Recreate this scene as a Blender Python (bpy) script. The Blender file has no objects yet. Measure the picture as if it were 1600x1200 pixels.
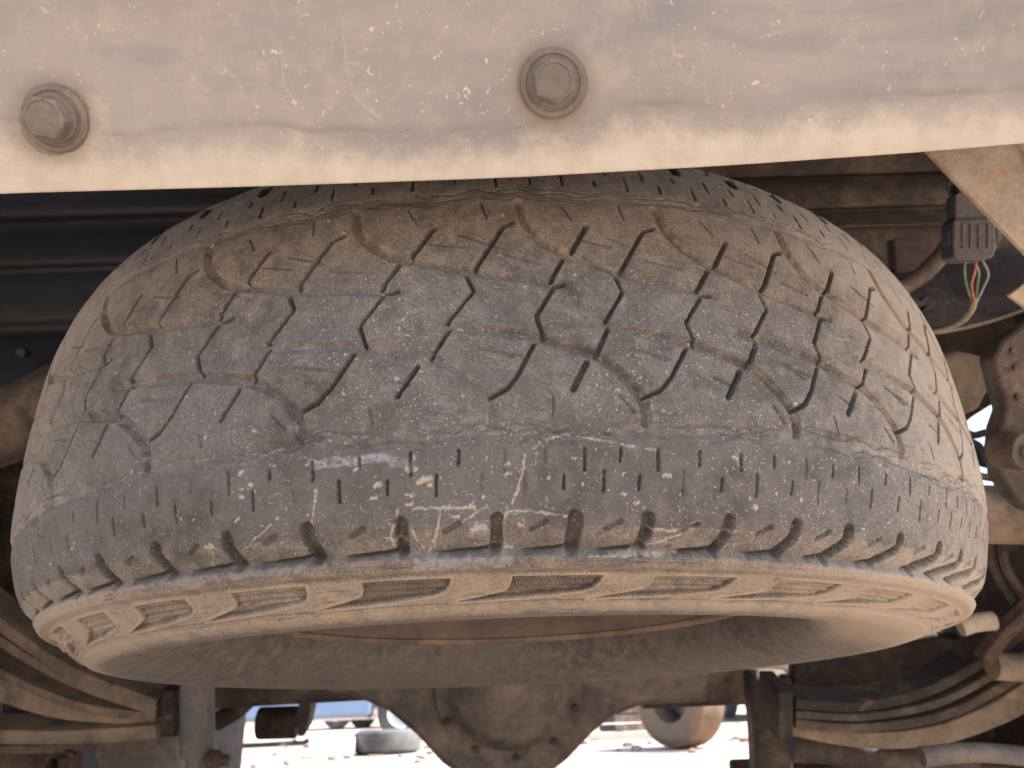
import bpy, bmesh, math, random
import numpy as np
from mathutils import Vector, Matrix

# ------------------------------------------------------------------ scene, camera, light
scene = bpy.context.scene
COL = scene.collection
Z0 = 0.65                                   # height of the middle of the hanging spare tyre
CAM = np.array([0.0, -0.7008, Z0 - 0.1886])
FPX, YAW, PITCH, ROLL = 1171.7, 0.0184, 0.4290, -0.0429
PPX, PPY = 799.0, 603.3
Fv = np.array([math.sin(YAW)*math.cos(PITCH), math.cos(YAW)*math.cos(PITCH), math.sin(PITCH)])
Rt = np.array([math.cos(YAW), -math.sin(YAW), 0.0]); Up = np.cross(Rt, Fv)
R2 = math.cos(ROLL)*Rt + math.sin(ROLL)*Up
U2 = -math.sin(ROLL)*Rt + math.cos(ROLL)*Up
cd = bpy.data.cameras.new('camera'); cam = bpy.data.objects.new('camera', cd); COL.objects.link(cam)
cam.matrix_world = Matrix(((R2[0], U2[0], -Fv[0], CAM[0]), (R2[1], U2[1], -Fv[1], CAM[1]),
                           (R2[2], U2[2], -Fv[2], CAM[2]), (0, 0, 0, 1)))
cd.sensor_width = 36; cd.lens = 36*FPX/1600; cd.shift_x = 1/1600; cd.shift_y = 3.3/1600
cd.clip_start = 0.01; cd.clip_end = 3000
cd.dof.use_dof = True; cd.dof.focus_distance = 0.37; cd.dof.aperture_fstop = 15.0
scene.camera = cam

SUN_EL, SUN_AZ = math.radians(52), math.radians(92)      # azimuth clockwise from +Y (forward): from the right
world = bpy.data.worlds.new('World'); scene.world = world; world.use_nodes = True
wn = world.node_tree; bg = wn.nodes['Background']
sky = wn.nodes.new('ShaderNodeTexSky'); sky.sky_type = 'NISHITA'; sky.sun_disc = False
sky.sun_elevation = SUN_EL; sky.sun_rotation = SUN_AZ; sky.dust_density = 2.5
wn.links.new(sky.outputs[0], bg.inputs[0]); bg.inputs[1].default_value = 0.12
sl = bpy.data.lights.new('sun', 'SUN'); sl.energy = 4.5; sl.angle = math.radians(0.5); sl.color = (1, 0.95, 0.87)
so = bpy.data.objects.new('sun', sl); COL.objects.link(so)
sd = Vector((math.sin(SUN_AZ)*math.cos(SUN_EL), math.cos(SUN_AZ)*math.cos(SUN_EL), math.sin(SUN_EL)))
so.rotation_euler = sd.to_track_quat('Z', 'Y').to_euler(); so.location = (3, 1, 5)
scene.view_settings.view_transform = 'Standard'; scene.view_settings.look = 'None'
scene.view_settings.gamma = 1.0; scene.view_settings.exposure = 1.95
scene.render.engine = 'CYCLES'
scene.cycles.max_bounces = 10; scene.cycles.diffuse_bounces = 6
rnd = random.Random(7); nr = np.random.RandomState(11)

# ------------------------------------------------------------------ helpers
def W(px, py, depth):
    """a world point: measured in the photograph at a known distance"""
    return Vector(CAM + depth*(Fv + (px-PPX)/FPX*R2 - (py-PPY)/FPX*U2))
def tag(o, label=None, cat=None, group=None, kind=None):
    if label: o['label'] = label
    if cat: o['category'] = cat
    if group: o['group'] = group
    if kind: o['kind'] = kind
    return o
def empty(name, loc, label, cat, group=None):
    o = bpy.data.objects.new(name, None); COL.objects.link(o); o.location = loc; o.empty_display_size = .05
    return tag(o, label, cat, group)
def link_mesh(name, me, mat, parent=None, keep=True):
    o = bpy.data.objects.new(name, me); COL.objects.link(o)
    if mat: me.materials.clear(); me.materials.append(mat)
    if parent is not None:
        o.parent = parent
        if keep and parent.type == 'EMPTY': o.matrix_parent_inverse = Matrix.Translation(-parent.location)
    return o
def bm_obj(name, bm, mat, parent=None, smooth=True, bevel=0):
    bmesh.ops.recalc_face_normals(bm, faces=bm.faces)
    me = bpy.data.meshes.new(name); bm.to_mesh(me); bm.free()
    if smooth:
        me.polygons.foreach_set('use_smooth', [True]*len(me.polygons))
    o = link_mesh(name, me, mat, parent)
    if smooth: me.set_sharp_from_angle(angle=math.radians(38))
    if bevel:
        md = o.modifiers.new('bevel', 'BEVEL'); md.width = bevel; md.segments = 2; md.limit_method = 'ANGLE'; md.angle_limit = math.radians(35)
    return o
def catmull(P, n=8):
    P = [Vector(p) for p in P]; Q = [2*P[0]-P[1]] + P + [2*P[-1]-P[-2]]; o = []
    for i in range(1, len(Q)-2):
        for k in range(n):
            t = k/n; a, b, c, d = Q[i-1], Q[i], Q[i+1], Q[i+2]
            o.append(.5*((2*b)+(c-a)*t+(2*a-5*b+4*c-d)*t*t+(3*b-a-3*c+d)*t**3))
    o.append(P[-1]); return o
def sweep(bm, path, ru, rv=None, n=16, up=Vector((0, 0, 1)), box=False, caps=True, scale=None):
    """tube (or rounded bar if box) along a path; ru sideways, rv along up"""
    rv = rv or ru; rings = []
    for i, p in enumerate(path):
        t = (path[min(i+1, len(path)-1)] - path[max(i-1, 0)]).normalized()
        s = t.cross(up)
        if s.length < 1e-3: s = t.cross(Vector((0, 1, 0)))
        s.normalize(); v = s.cross(t).normalized(); k = scale(i/(len(path)-1)) if scale else 1; ring = []
        if box:
            for a, b in ((-1, -1), (1, -1), (1, 1), (-1, 1)): ring.append(bm.verts.new(p + s*ru*a*k + v*rv*b*k))
        else:
            for j in range(n):
                an = 2*math.pi*j/n; ring.append(bm.verts.new(p + s*ru*math.cos(an)*k + v*rv*math.sin(an)*k))
        rings.append(ring)
    for a, b in zip(rings[:-1], rings[1:]):
        m = len(a)
        for j in range(m): bm.faces.new((a[j], a[(j+1) % m], b[(j+1) % m], b[j]))
    if caps: bm.faces.new(rings[0]); bm.faces.new(rings[-1][::-1])
def slab(bm, outline, normal, th):
    """solid plate from an outline of world points, extruded along normal"""
    n = Vector(normal).normalized()*th
    a = [bm.verts.new(p) for p in outline]; b = [bm.verts.new(Vector(p)+n) for p in outline]; m = len(a)
    bm.faces.new(a); bm.faces.new(b[::-1])
    for j in range(m): bm.faces.new((a[j], b[j], b[(j+1) % m], a[(j+1) % m]))
def box(bm, lo, hi):
    vs = [bm.verts.new((x, y, z)) for x in (lo[0], hi[0]) for y in (lo[1], hi[1]) for z in (lo[2], hi[2])]
    for f in ((0,1,3,2),(4,6,7,5),(0,4,5,1),(2,3,7,6),(0,2,6,4),(1,5,7,3)): bm.faces.new([vs[i] for i in f])
def lathe(bm, prof, axis_o, ax, n=48, close=False):
    ax = Vector(ax).normalized(); s = ax.cross(Vector((0.3, 1, .2))).normalized(); t = ax.cross(s); rings = []
    for r, h in prof:
        rings.append([bm.verts.new(Vector(axis_o)+ax*h+(s*math.cos(2*math.pi*j/n)+t*math.sin(2*math.pi*j/n))*max(r, 1e-5)) for j in range(n)])
    for a, b in zip(rings[:-1], rings[1:]):
        for j in range(n): bm.faces.new((a[j], a[(j+1) % n], b[(j+1) % n], b[j]))
    if close: bm.faces.new(rings[0][::-1]); bm.faces.new(rings[-1])

# ------------------------------------------------------------------ materials
def newmat(name):
    m = bpy.data.materials.new(name); m.use_nodes = True; nt = m.node_tree
    return m, nt, nt.nodes['Principled BSDF']
class N:
    def __init__(s, nt): s.nt = nt; s.co = nt.nodes.new('ShaderNodeTexCoord').outputs['Object']
    def noise(s, sc, det=6, rough=.6, dist=0, vec=None, st=None):
        n = s.nt.nodes.new('ShaderNodeTexNoise'); n.inputs['Scale'].default_value = sc; n.inputs['Detail'].default_value = det
        n.inputs['Roughness'].default_value = rough; n.inputs['Distortion'].default_value = dist
        v = vec or s.co
        if st:
            mp = s.nt.nodes.new('ShaderNodeMapping'); mp.inputs['Scale'].default_value = st; s.nt.links.new(v, mp.inputs[0]); v = mp.outputs[0]
        s.nt.links.new(v, n.inputs['Vector']); return n.outputs['Fac']
    def voro(s, sc, vec=None, st=None):
        n = s.nt.nodes.new('ShaderNodeTexVoronoi'); n.inputs['Scale'].default_value = sc
        v = vec or s.co
        if st:
            mp = s.nt.nodes.new('ShaderNodeMapping'); mp.inputs['Scale'].default_value = st; s.nt.links.new(v, mp.inputs[0]); v = mp.outputs[0]
        s.nt.links.new(v, n.inputs['Vector']); return n.outputs['Distance'], n.outputs['Color']
    def math(s, op, a, b=0.0, c=None, clamp=False):
        n = s.nt.nodes.new('ShaderNodeMath'); n.operation = op; n.use_clamp = clamp
        for i, q in enumerate((a, b, c)):
            if q is None: continue
            if isinstance(q, (int, float)): n.inputs[i].default_value = q
            else: s.nt.links.new(q, n.inputs[i])
        return n.outputs[0]
    def ramp(s, f, lo, hi):
        n = s.nt.nodes.new('ShaderNodeMapRange'); n.interpolation_type = 'SMOOTHSTEP'
        s.nt.links.new(f, n.inputs['Value']); n.inputs['From Min'].default_value = lo; n.inputs['From Max'].default_value = hi
        return n.outputs[0]
    def mix(s, f, a, b):
        n = s.nt.nodes.new('ShaderNodeMix'); n.data_type = 'RGBA'
        if isinstance(f, (int, float)): n.inputs['Factor'].default_value = f
        else: s.nt.links.new(f, n.inputs['Factor'])
        for i, q in ((6, a), (7, b)):
            if isinstance(q, tuple): n.inputs[i].default_value = (*q, 1)
            else: s.nt.links.new(q, n.inputs[i])
        return n.outputs[2]
    def attr(s, name):
        n = s.nt.nodes.new('ShaderNodeAttribute'); n.attribute_name = name; return n.outputs['Fac']
    def warp(s, sc, amt, det=3):
        n = s.nt.nodes.new('ShaderNodeTexNoise'); n.inputs['Scale'].default_value = sc; n.inputs['Detail'].default_value = det
        s.nt.links.new(s.co, n.inputs['Vector'])
        a = s.nt.nodes.new('ShaderNodeVectorMath'); a.operation = 'MULTIPLY_ADD'
        s.nt.links.new(n.outputs['Color'], a.inputs[0]); a.inputs[1].default_value = (amt,)*3; s.nt.links.new(s.co, a.inputs[2])
        return a.outputs[0]
    def bump(s, h, bs, st=1.0, dist=.001, nrm=None):
        n = s.nt.nodes.new('ShaderNodeBump'); n.inputs['Strength'].default_value = st; n.inputs['Distance'].default_value = dist
        s.nt.links.new(h, n.inputs['Height'])
        if nrm: s.nt.links.new(nrm, n.inputs['Normal'])
        s.nt.links.new(n.outputs[0], bs.inputs['Normal']); return n.outputs[0]
def specks(n, sc, frac, size, warpamt, wsc):
    """little dried splashes: a fraction of the voronoi cells carry a small, bent mark"""
    v = n.warp(wsc, warpamt)
    d, c = n.voro(sc, v)
    sep = n.nt.nodes.new('ShaderNodeSeparateColor'); n.nt.links.new(c, sep.inputs[0])
    sz = n.math('MULTIPLY', sep.outputs[1], size)
    on = n.math('LESS_THAN', sep.outputs[0], frac)
    m = n.math('SUBTRACT', 1.0, n.math('DIVIDE', d, n.math('ADD', sz, .02)), clamp=True)
    m = n.math('MULTIPLY', m, 3.0, clamp=True)
    return n.math('MULTIPLY', m, on)

def rubber_material():
    m, nt, bs = newmat('dusty_rubber'); n = N(nt)
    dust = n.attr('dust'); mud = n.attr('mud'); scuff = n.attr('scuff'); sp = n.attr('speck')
    fine = n.noise(900, 4, .7); mid = n.noise(90, 6, .65); big = n.noise(14, 5, .6)
    base = n.mix(n.ramp(mid, .35, .7), (.064, .056, .051), (.132, .114, .100))
    base = n.mix(n.ramp(big, .38, .66), base, n.mix(n.ramp(fine, .3, .7), (.088, .080, .077), (.154, .136, .120)))
    # dust film, also carrying the light painted into it
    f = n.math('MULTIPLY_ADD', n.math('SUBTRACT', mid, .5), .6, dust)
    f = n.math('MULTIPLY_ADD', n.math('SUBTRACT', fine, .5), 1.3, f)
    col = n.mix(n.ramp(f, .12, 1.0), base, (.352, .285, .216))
    # dried splashes
    s1 = specks(n, 470, .50, .32, .0050, 520)
    s2 = specks(n, 190, .20, .16, .014, 280)
    s3 = specks(n, 700, .5, .40, .0032, 850)
    patch = n.ramp(n.noise(22, 4, .6), .34, .60)
    s = n.math('MAXIMUM', n.math('MAXIMUM', s1, s2), n.math('MULTIPLY', s3, .75))
    s = n.math('MULTIPLY', n.math('MULTIPLY', s, n.math('MULTIPLY_ADD', patch, .8, .2)), sp, clamp=True)
    col = n.mix(n.math('MULTIPLY', s, .9), col, (.50, .44, .365))
    col = n.mix(n.math('MULTIPLY', scuff, n.ramp(n.noise(400, 5, .7), .35, .6)), col, (.30, .30, .315))
    col = n.mix(n.math('MULTIPLY', n.math('MULTIPLY', mud, n.ramp(n.noise(700, 4, .7), .30, .52)), .85, clamp=True), col, (.50, .43, .335))
    nt.links.new(col, bs.inputs['Base Color'])
    bs.inputs['Roughness'].default_value = .68
    bs.inputs['Specular IOR Level'].default_value = .35
    bs.inputs['Sheen Weight'].default_value = .12; bs.inputs['Sheen Roughness'].default_value = .5; bs.inputs['Sheen Tint'].default_value = (.9, .8, .68, 1)
    # fine radial ribs pressed into some of the sidewall panels
    wv = n.math('SINE', n.math('MULTIPLY', n.attr('arc'), 2*math.pi/.00115))
    rib = n.math('MULTIPLY', wv, n.attr('rib'))
    h = n.math('ADD', n.math('MULTIPLY', fine, .55), n.math('MULTIPLY', mid, .8))
    h = n.math('ADD', h, n.math('MULTIPLY', s, .5))
    h = n.math('ADD', h, n.math('MULTIPLY', rib, .8))
    n.bump(h, bs, .9, .0010)
    return m
def metal_material(name, c1, c2, dustc=(.42, .32, .22), dust=.4, rust=0.0, rough=.6, sc=1.0, metallic=0.0, bump=.0006, rustc=(.125, .062, .038)):
    m, nt, bs = newmat(name); n = N(nt)
    a = n.noise(12*sc, 7, .65, .3); b = n.noise(55*sc, 7, .7); c = n.noise(420*sc, 4, .7)
    col = n.mix(n.ramp(b, .3, .7), c1, c2)
    if rust: col = n.mix(n.math('MULTIPLY', n.ramp(n.noise(30*sc, 8, .7, .6), .62-.3*rust, .72-.25*rust), .9), col, n.mix(c, rustc, tuple(min(1, q*1.5) for q in rustc)))
    d = n.math('MULTIPLY_ADD', n.math('SUBTRACT', c, .5), .8, n.math('ADD', n.math('MULTIPLY_ADD', n.math('SUBTRACT', a, .5), 2.2, dust), n.math('MULTIPLY', n.math('SUBTRACT', b, .5), .55)))
    col = n.mix(n.ramp(d, .1, .95), col, dustc)
    s = specks(n, 190, .2, .22, .004, 300)
    col = n.mix(n.math('MULTIPLY', s, .4), col, tuple(min(1, q*1.25) for q in dustc))
    nt.links.new(col, bs.inputs['Base Color']); bs.inputs['Roughness'].default_value = rough; bs.inputs['Metallic'].default_value = metallic
    n.bump(n.math('ADD', n.math('ADD', n.math('MULTIPLY', b, 1.6), c), n.math('MULTIPLY', a, 2)), bs, .8, bump)
    return m
M_RUB = rubber_material()
M_RIM = metal_material('dusty_rusty_steel', (.085, .066, .056), (.13, .10, .08), dustc=(.17, .125, .09), dust=.3, rust=.15, rough=.7)
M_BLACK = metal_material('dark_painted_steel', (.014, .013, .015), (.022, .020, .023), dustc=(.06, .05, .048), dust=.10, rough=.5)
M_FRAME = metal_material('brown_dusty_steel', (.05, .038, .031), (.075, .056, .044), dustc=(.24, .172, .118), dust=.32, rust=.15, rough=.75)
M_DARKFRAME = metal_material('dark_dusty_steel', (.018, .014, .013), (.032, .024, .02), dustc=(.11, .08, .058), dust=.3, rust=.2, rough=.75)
M_TAN = metal_material('dust_coated_steel', (.13, .095, .068), (.20, .15, .108), dustc=(.36, .265, .18), dust=.55, rust=.1, rough=.85)
M_RUST = metal_material('rusty_steel', (.052, .033, .025), (.085, .052, .038), dustc=(.21, .145, .098), dust=.22, rust=.5, rough=.85)
M_SHOCK = metal_material('dusty_grey_paint', (.12, .108, .10), (.17, .152, .14), dustc=(.30, .24, .185), dust=.4, rough=.6)
M_DIFF = metal_material('cast_iron', (.088, .074, .064), (.13, .108, .092), dustc=(.29, .225, .17), dust=.42, rust=.15, rough=.75)
M_BRKT = metal_material('speckled_bracket_steel', (.24, .205, .165), (.36, .30, .235), dustc=(.52, .42, .30), dust=.55, rust=.32, rough=.8, rustc=(.28, .12, .045))

# ------------------------------------------------------------------ ground and surroundings
def ground():
    m, nt, bs = newmat('sunlit_red_earth'); n = N(nt)
    col = n.mix(n.ramp(n.noise(.7, 8, .65), .35, .65), (.40, .315, .255), (.48, .39, .32))
    col = n.mix(n.ramp(n.noise(2.6, 6, .7, st=(.5, 1.6, 1)), .50, .60), col, (.20, .11, .085))
    col = n.mix(n.ramp(n.noise(60, 4, .7), .58, .7), col, (.55, .49, .43))
    nt.links.new(col, bs.inputs['Base Color']); bs.inputs['Roughness'].default_value = .95
    n.bump(n.noise(25, 8, .7), bs, .8, .03)
    bm = bmesh.new(); xs = [-900, -200, -50, -20, -10, -5, 0, 5, 10, 20, 50, 200, 900]
    vs = [[bm.verts.new((x, y, 0)) for y in xs] for x in xs]
    for i in range(len(xs)-1):
        for j in range(len(xs)-1): bm.faces.new((vs[i][j], vs[i+1][j], vs[i+1][j+1], vs[i][j+1]))
    tag(bm_obj('ground', bm, m, smooth=False), 'pale dusty red earth of the yard, sunlit', kind='structure')
ground()

# ------------------------------------------------------------------ the spare tyre: profile of revolution (radius, height)
TR = 0.39
def crown(z): return TR-.00549*(z/.11)**2-.01466*(abs(z)/.11)**4
def spl(P, n=16):
    P = np.array(P, float); o = []; Q = np.vstack([2*P[0]-P[1], P, 2*P[-1]-P[-2]])
    for i in range(1, len(Q)-2):
        t = np.linspace(0, 1, n, endpoint=False)[:, None]; a, b, c, d = Q[i-1], Q[i], Q[i+1], Q[i+2]
        o.append(.5*((2*b)+(-a+c)*t+(2*a-5*b+4*c-d)*t*t+(-a+3*b-3*c+d)*t**3))
    o.append(P[-1:]); return np.vstack(o)
ptop = [(.232,.100),(.245,.108),(.27,.122),(.30,.134),(.318,.136),(.338,.131),(.353,.124),(.364,.117),(.371,.108)]
pbot = [(.372,-.107),(.3675,-.1135),(.363,-.119),(.3595,-.1215),(.356,-.1225),(.349,-.126),(.338,-.1315),(.328,-.1360),
        (.3155,-.1377),(.30,-.1350),(.283,-.1285),(.269,-.1205),(.2575,-.110),(.2535,-.098),(.250,-.084),(.243,-.078)]
prof = spl(ptop+[(crown(z), z) for z in np.linspace(.098, -.098, 21)]+pbot)
PS = np.r_[0, np.cumsum(np.sqrt((np.diff(prof, axis=0)**2).sum(1)))]
mk = (prof[:, 1] < .1) & (prof[:, 0] > .36)
PS = PS - np.interp(0, -prof[:, 1][mk], PS[mk])           # s = 0 in the middle of the tread, growing downwards
KZ = np.array([[-.3,-.001],[-.138,-.001],[-.1195,-.0202],[-.09,-.006],[-.065,-.0028],[.068,-.0084],[.3,-.0084]])
CIRC = 2*math.pi*TR*1000                                   # mm
# rows (s, mm) and columns (x = arc at the crown, mm)
def seq(*segs):
    o = []
    for a, b, st in segs:
        k = max(1, int(round((b-a)/st))); o += list(np.linspace(a, b, k, endpoint=False))
    return np.array(o+[segs[-1][1]])
rows = seq((PS[0]*1000+.01, -125, 4), (-125, -72, .85), (-72, 100, .66), (100, 125, .55), (125, 165, .5), (165, PS[-1]*1000-.01, 2.2))
cols = seq((-CIRC/2, -390, 5), (-390, 390, .52), (390, CIRC/2, 5))[:-1]
nR, nC = len(rows), len(cols)
Hh = np.zeros((nR, nC)); DU_LIGHT = np.zeros((nR, nC)); MUD = np.zeros((nR, nC)); SC = np.zeros((nR, nC)); RIB = np.zeros((nR, nC))
def sstep(t): t = np.clip(t, 0, 1); return t*t*(3-2*t)
def vnoise(shape_rows, shape_cols, sr, sc_, seed):
    """smooth value noise over the sheet, cell sizes in mm"""
    r = np.random.RandomState(seed); a = shape_rows/sr; b = shape_cols/sc_
    a = a-a.min(); b = b-b.min(); G = r.rand(int(a.max())+3, int(b.max())+3)
    ai = a.astype(int); bi = b.astype(int); fa = sstep(a-ai)[:, None]; fb = sstep(b-bi)[None]
    g = G[ai][:, bi]*(1-fa)*(1-fb)+G[ai+1][:, bi]*fa*(1-fb)+G[ai][:, bi+1]*(1-fa)*fb+G[ai+1][:, bi+1]*fa*fb
    return g*2-1
NZ1 = vnoise(rows, cols, 14, 18, 1); NZ2 = vnoise(rows, cols, 3.1, 3.3, 2); NZ3 = vnoise(rows, cols, 1.3, 1.2, 3)
def line(poly, fn):
    """visit the grid near a polyline (mm): fn(window, distance, fraction along)"""
    P = np.array(poly, float); L = np.r_[0, np.cumsum(np.hypot(*np.diff(P, axis=0).T))]; pad = 9
    r0, r1 = np.searchsorted(rows, [P[:, 1].min()-pad, P[:, 1].max()+pad]); c0, c1 = np.searchsorted(cols, [P[:, 0].min()-pad, P[:, 0].max()+pad])
    if r1 <= r0 or c1 <= c0: return
    X = cols[None, c0:c1]; Y = rows[r0:r1, None]; D = np.full((r1-r0, c1-c0), 1e9); T = np.zeros_like(D)
    for i in range(len(P)-1):
        a, b = P[i], P[i+1]; ab = b-a; t = np.clip(((X-a[0])*ab[0]+(Y-a[1])*ab[1])/(ab@ab+1e-9), 0, 1)
        d = np.hypot(X-a[0]-t*ab[0], Y-a[1]-t*ab[1]); k = d < D; D = np.where(k, d, D); T = np.where(k, (L[i]+t*(L[i+1]-L[i]))/L[-1], T)
    fn((slice(r0, r1), slice(c0, c1)), D, T)
def groove(poly, w, dep, soft=.5, dust=0., fade=None, smooth=False, jit=0.):
    if smooth: poly = [tuple(p)[:2] for p in catmull([(a, b, 0) for a, b in poly], 6)]
    def fn(wd, D, T):
        dd = D+NZ3[wd]*jit
        k = 1-sstep((dd-w/2)/soft)
        if fade: k = k*np.interp(T, [0, .5, 1], fade)
        Hh[wd] = np.minimum(Hh[wd], -dep*k)
        if smooth:
            ke = .55*np.exp(-((dd-w/2-.5)/.38)**2)*(.6+.6*NZ2[wd])  # pale hook rims: dust lines plus ground-lit edges painted in
            if fade: ke = ke*np.interp(T, [0, .5, 1], fade)
            DU_LIGHT[wd] += ke; Hh[wd] += .3*ke
        if dust > 0:
            kd = (1-sstep((D-w*.45)/(w*.8)))
            if fade: kd = kd*np.interp(T, [0, .5, 1], fade)
            DU_LIGHT[wd] = np.maximum(DU_LIGHT[wd], dust*kd)
        else: DU_LIGHT[wd] = np.where(k > .3, DU_LIGHT[wd]-.4, DU_LIGHT[wd])
    line(poly, fn)
def mudline(poly, w, dust=1.0, hgt=.25):
    poly = [(p[0]+nr.uniform(-.35, .35), p[1]+nr.uniform(-.35, .35)) for p in catmull([(a, b, 0) for a, b in poly], 4)]
    def fn(wd, D, T):
        k = 1-sstep((D+NZ3[wd]*.45+NZ2[wd]*.35-w/2)/.45); MUD[wd] = np.maximum(MUD[wd], k*dust); Hh[wd] += hgt*k*(Hh[wd] > -.6)
    line(poly, fn)

# pitch map: u (pattern number) -> x (mm); pitches differ in length round the tyre
KU = [-3.5, -3, -2.5, -2, -1.5, -1, -.5, 0, .5, 1, 1.5, 2, 2.5, 3, 3.5, 4, 4.5]
KX = [-330, -279, -234, -186.5, -140, -95, -48.8, -3.6, 33, 68, 110, 149.5, 185, 228, 272, 306.6, 341]
NB = 20; left_over = CIRC-(KX[-1]-KX[0])
for i in range(1, 24): KU.append(4.5+i*.5); KX.append(341+i*.5*left_over/NB)
for i in range(1, 24): KU.insert(0, -3.5-i*.5); KX.insert(0, -330-i*.5*left_over/NB)
def ux(u): return float(np.interp(u, KU, KX))
def xu(x): return float(np.interp(x, KX, KU))
def rel(pts): return [(xu(x), s) for x, s in pts]

# base dust, wear and worn waviness
S_, X_ = rows[:, None], cols[None, :]
DU_LIGHT += .24+.05*NZ1+.06*NZ2
DU_LIGHT += .04*sstep((-S_+45)/80)                         # top shoulder browner
DU_LIGHT += .16*sstep((-S_-5)/60)
RIBZ = sstep((S_-66)/4)*(1-sstep((S_-108.5)/1.2)); DU_LIGHT -= .09*RIBZ
DU_LIGHT += (1-.5*RIBZ)*.42*sstep((np.abs(X_+20)-170)/200)*np.ones_like(S_)       # both flanks carry more dust than the middle
DU_LIGHT -= .16*np.exp(-((S_-86)/16)**2)*np.exp(-((X_+60)/190)**2)
DU_LIGHT += .05*sstep((S_-111)/5)+.16*sstep((S_-121)/4)+.24*sstep((S_-133)/4)+.3*sstep((S_-122)/3)*sstep((np.abs(X_+40)-90)/200)*(1-sstep((S_-134)/4))
DU_LIGHT -= (.86+.04*NZ1)*sstep((S_-163)/16)*(1-.65*sstep((X_-60)/220)*sstep((640-X_)/200)); DU_LIGHT += .16*sstep((X_-100)/180)*(S_ < 122)  # lower wall less dusty; right side paled to paint in light from there
SPK = 1.2*(1-sstep((S_-112)/14))*(.25+.45*sstep((S_+50)/50)+.3*sstep((S_-40)/30))+.16+0*X_
Hh += (.12*NZ2+.22*NZ1)*(1-sstep((S_-164)/6))
# circumferential worn grooves, cracked along their edges
for s0, sg in ((66.5, 1), (-66.5, -1)):
    wav = (vnoise(np.array([0.]), cols, 5, 26, 5 if sg > 0 else 6)*2.2+vnoise(np.array([0.]), cols, 5, 7, 8)*.9)[0][None]
    d = S_-s0-wav
    k = np.exp(-(d/3.6)**2)
    Hh -= 1.1*k; DU_LIGHT += .13*k*(.6+.5*NZ2)
    Hh -= .55*sstep(d*sg/5)*sstep((100-abs(S_))/6)*.8
    for off, ph, am in ((-2.6, 11, 1.0), (.2, 12, 1.2), (2.8, 13, 1.0), (4.6, 17, .8), (-4.4, 19, .8)):
        wv2 = (vnoise(np.array([0.]), cols, 5, 9, ph)*1.5+vnoise(np.array([0.]), cols, 5, 3.3, ph+40)*.6)[0][None]
        on = sstep(vnoise(np.array([0.]), cols, 5, 28, ph+60)[0][None]*2+.75)
        q = np.exp(-((d-off-wv2)/.34)**2)*on
        Hh -= .8*am*q; DU_LIGHT -= .5*q
# tread pattern, measured on two pitches of the tyre (mm)
low_hook = rel([(-36, 12.3), (-18.4, 14.7), (-.4, 17.8), (16.4, 20.6), (31, 25.1), (46.6, 30.6), (56.8, 38.6), (64.7, 48.4), (67.9, 55.8), (68.2, 63)])
up_hook = rel([(13.7, -61), (15.9, -48), (20.6, -39.2), (28.1, -30.8), (37.9, -25.6), (51.3, -20.6), (61, -16.4), (79.4, -13), (95.9, -10), (112, -8)])
Xs = [rel([(84.1, -46.2), (78.1, -43.5), (63.5, -17.8)]), rel([(59.7, -14.7), (62.7, -4.9), (52.7, 11.8)]), rel([(53.4, 15.9), (46.7, 30)]), rel([(41.6, 34.2), (34.3, 47.8)])]
Ys = [rel([(47.6, -44), (39.4, -28.4)]), rel([(35, -24.5), (27.3, -10.2)]), rel([(33.8, -8.6), (28.7, -6.7), (19.1, 9.8), (21.9, 21)]),
      rel([(17.3, 24.5), (9.3, 39.8), (3.8, 47), (-4, 50.9)])]
thin = [rel(q) for q in ([(-6, -60), (-4, -50)], [(36, -58), (41, -48)], [(-9, 26), (10, 31)], [(29, 38), (39, 43)], [(24, 51), (25, 60)], [(57, 50), (62, 58)],
        [(-33, -35), (-14, -31)], [(5, -25), (22, -21)], [(58, -38), (75, -31)], [(68, 27), (80, 32)])]
def inst(poly, k): return [(ux(u+k), s) for u, s in poly]
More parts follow.
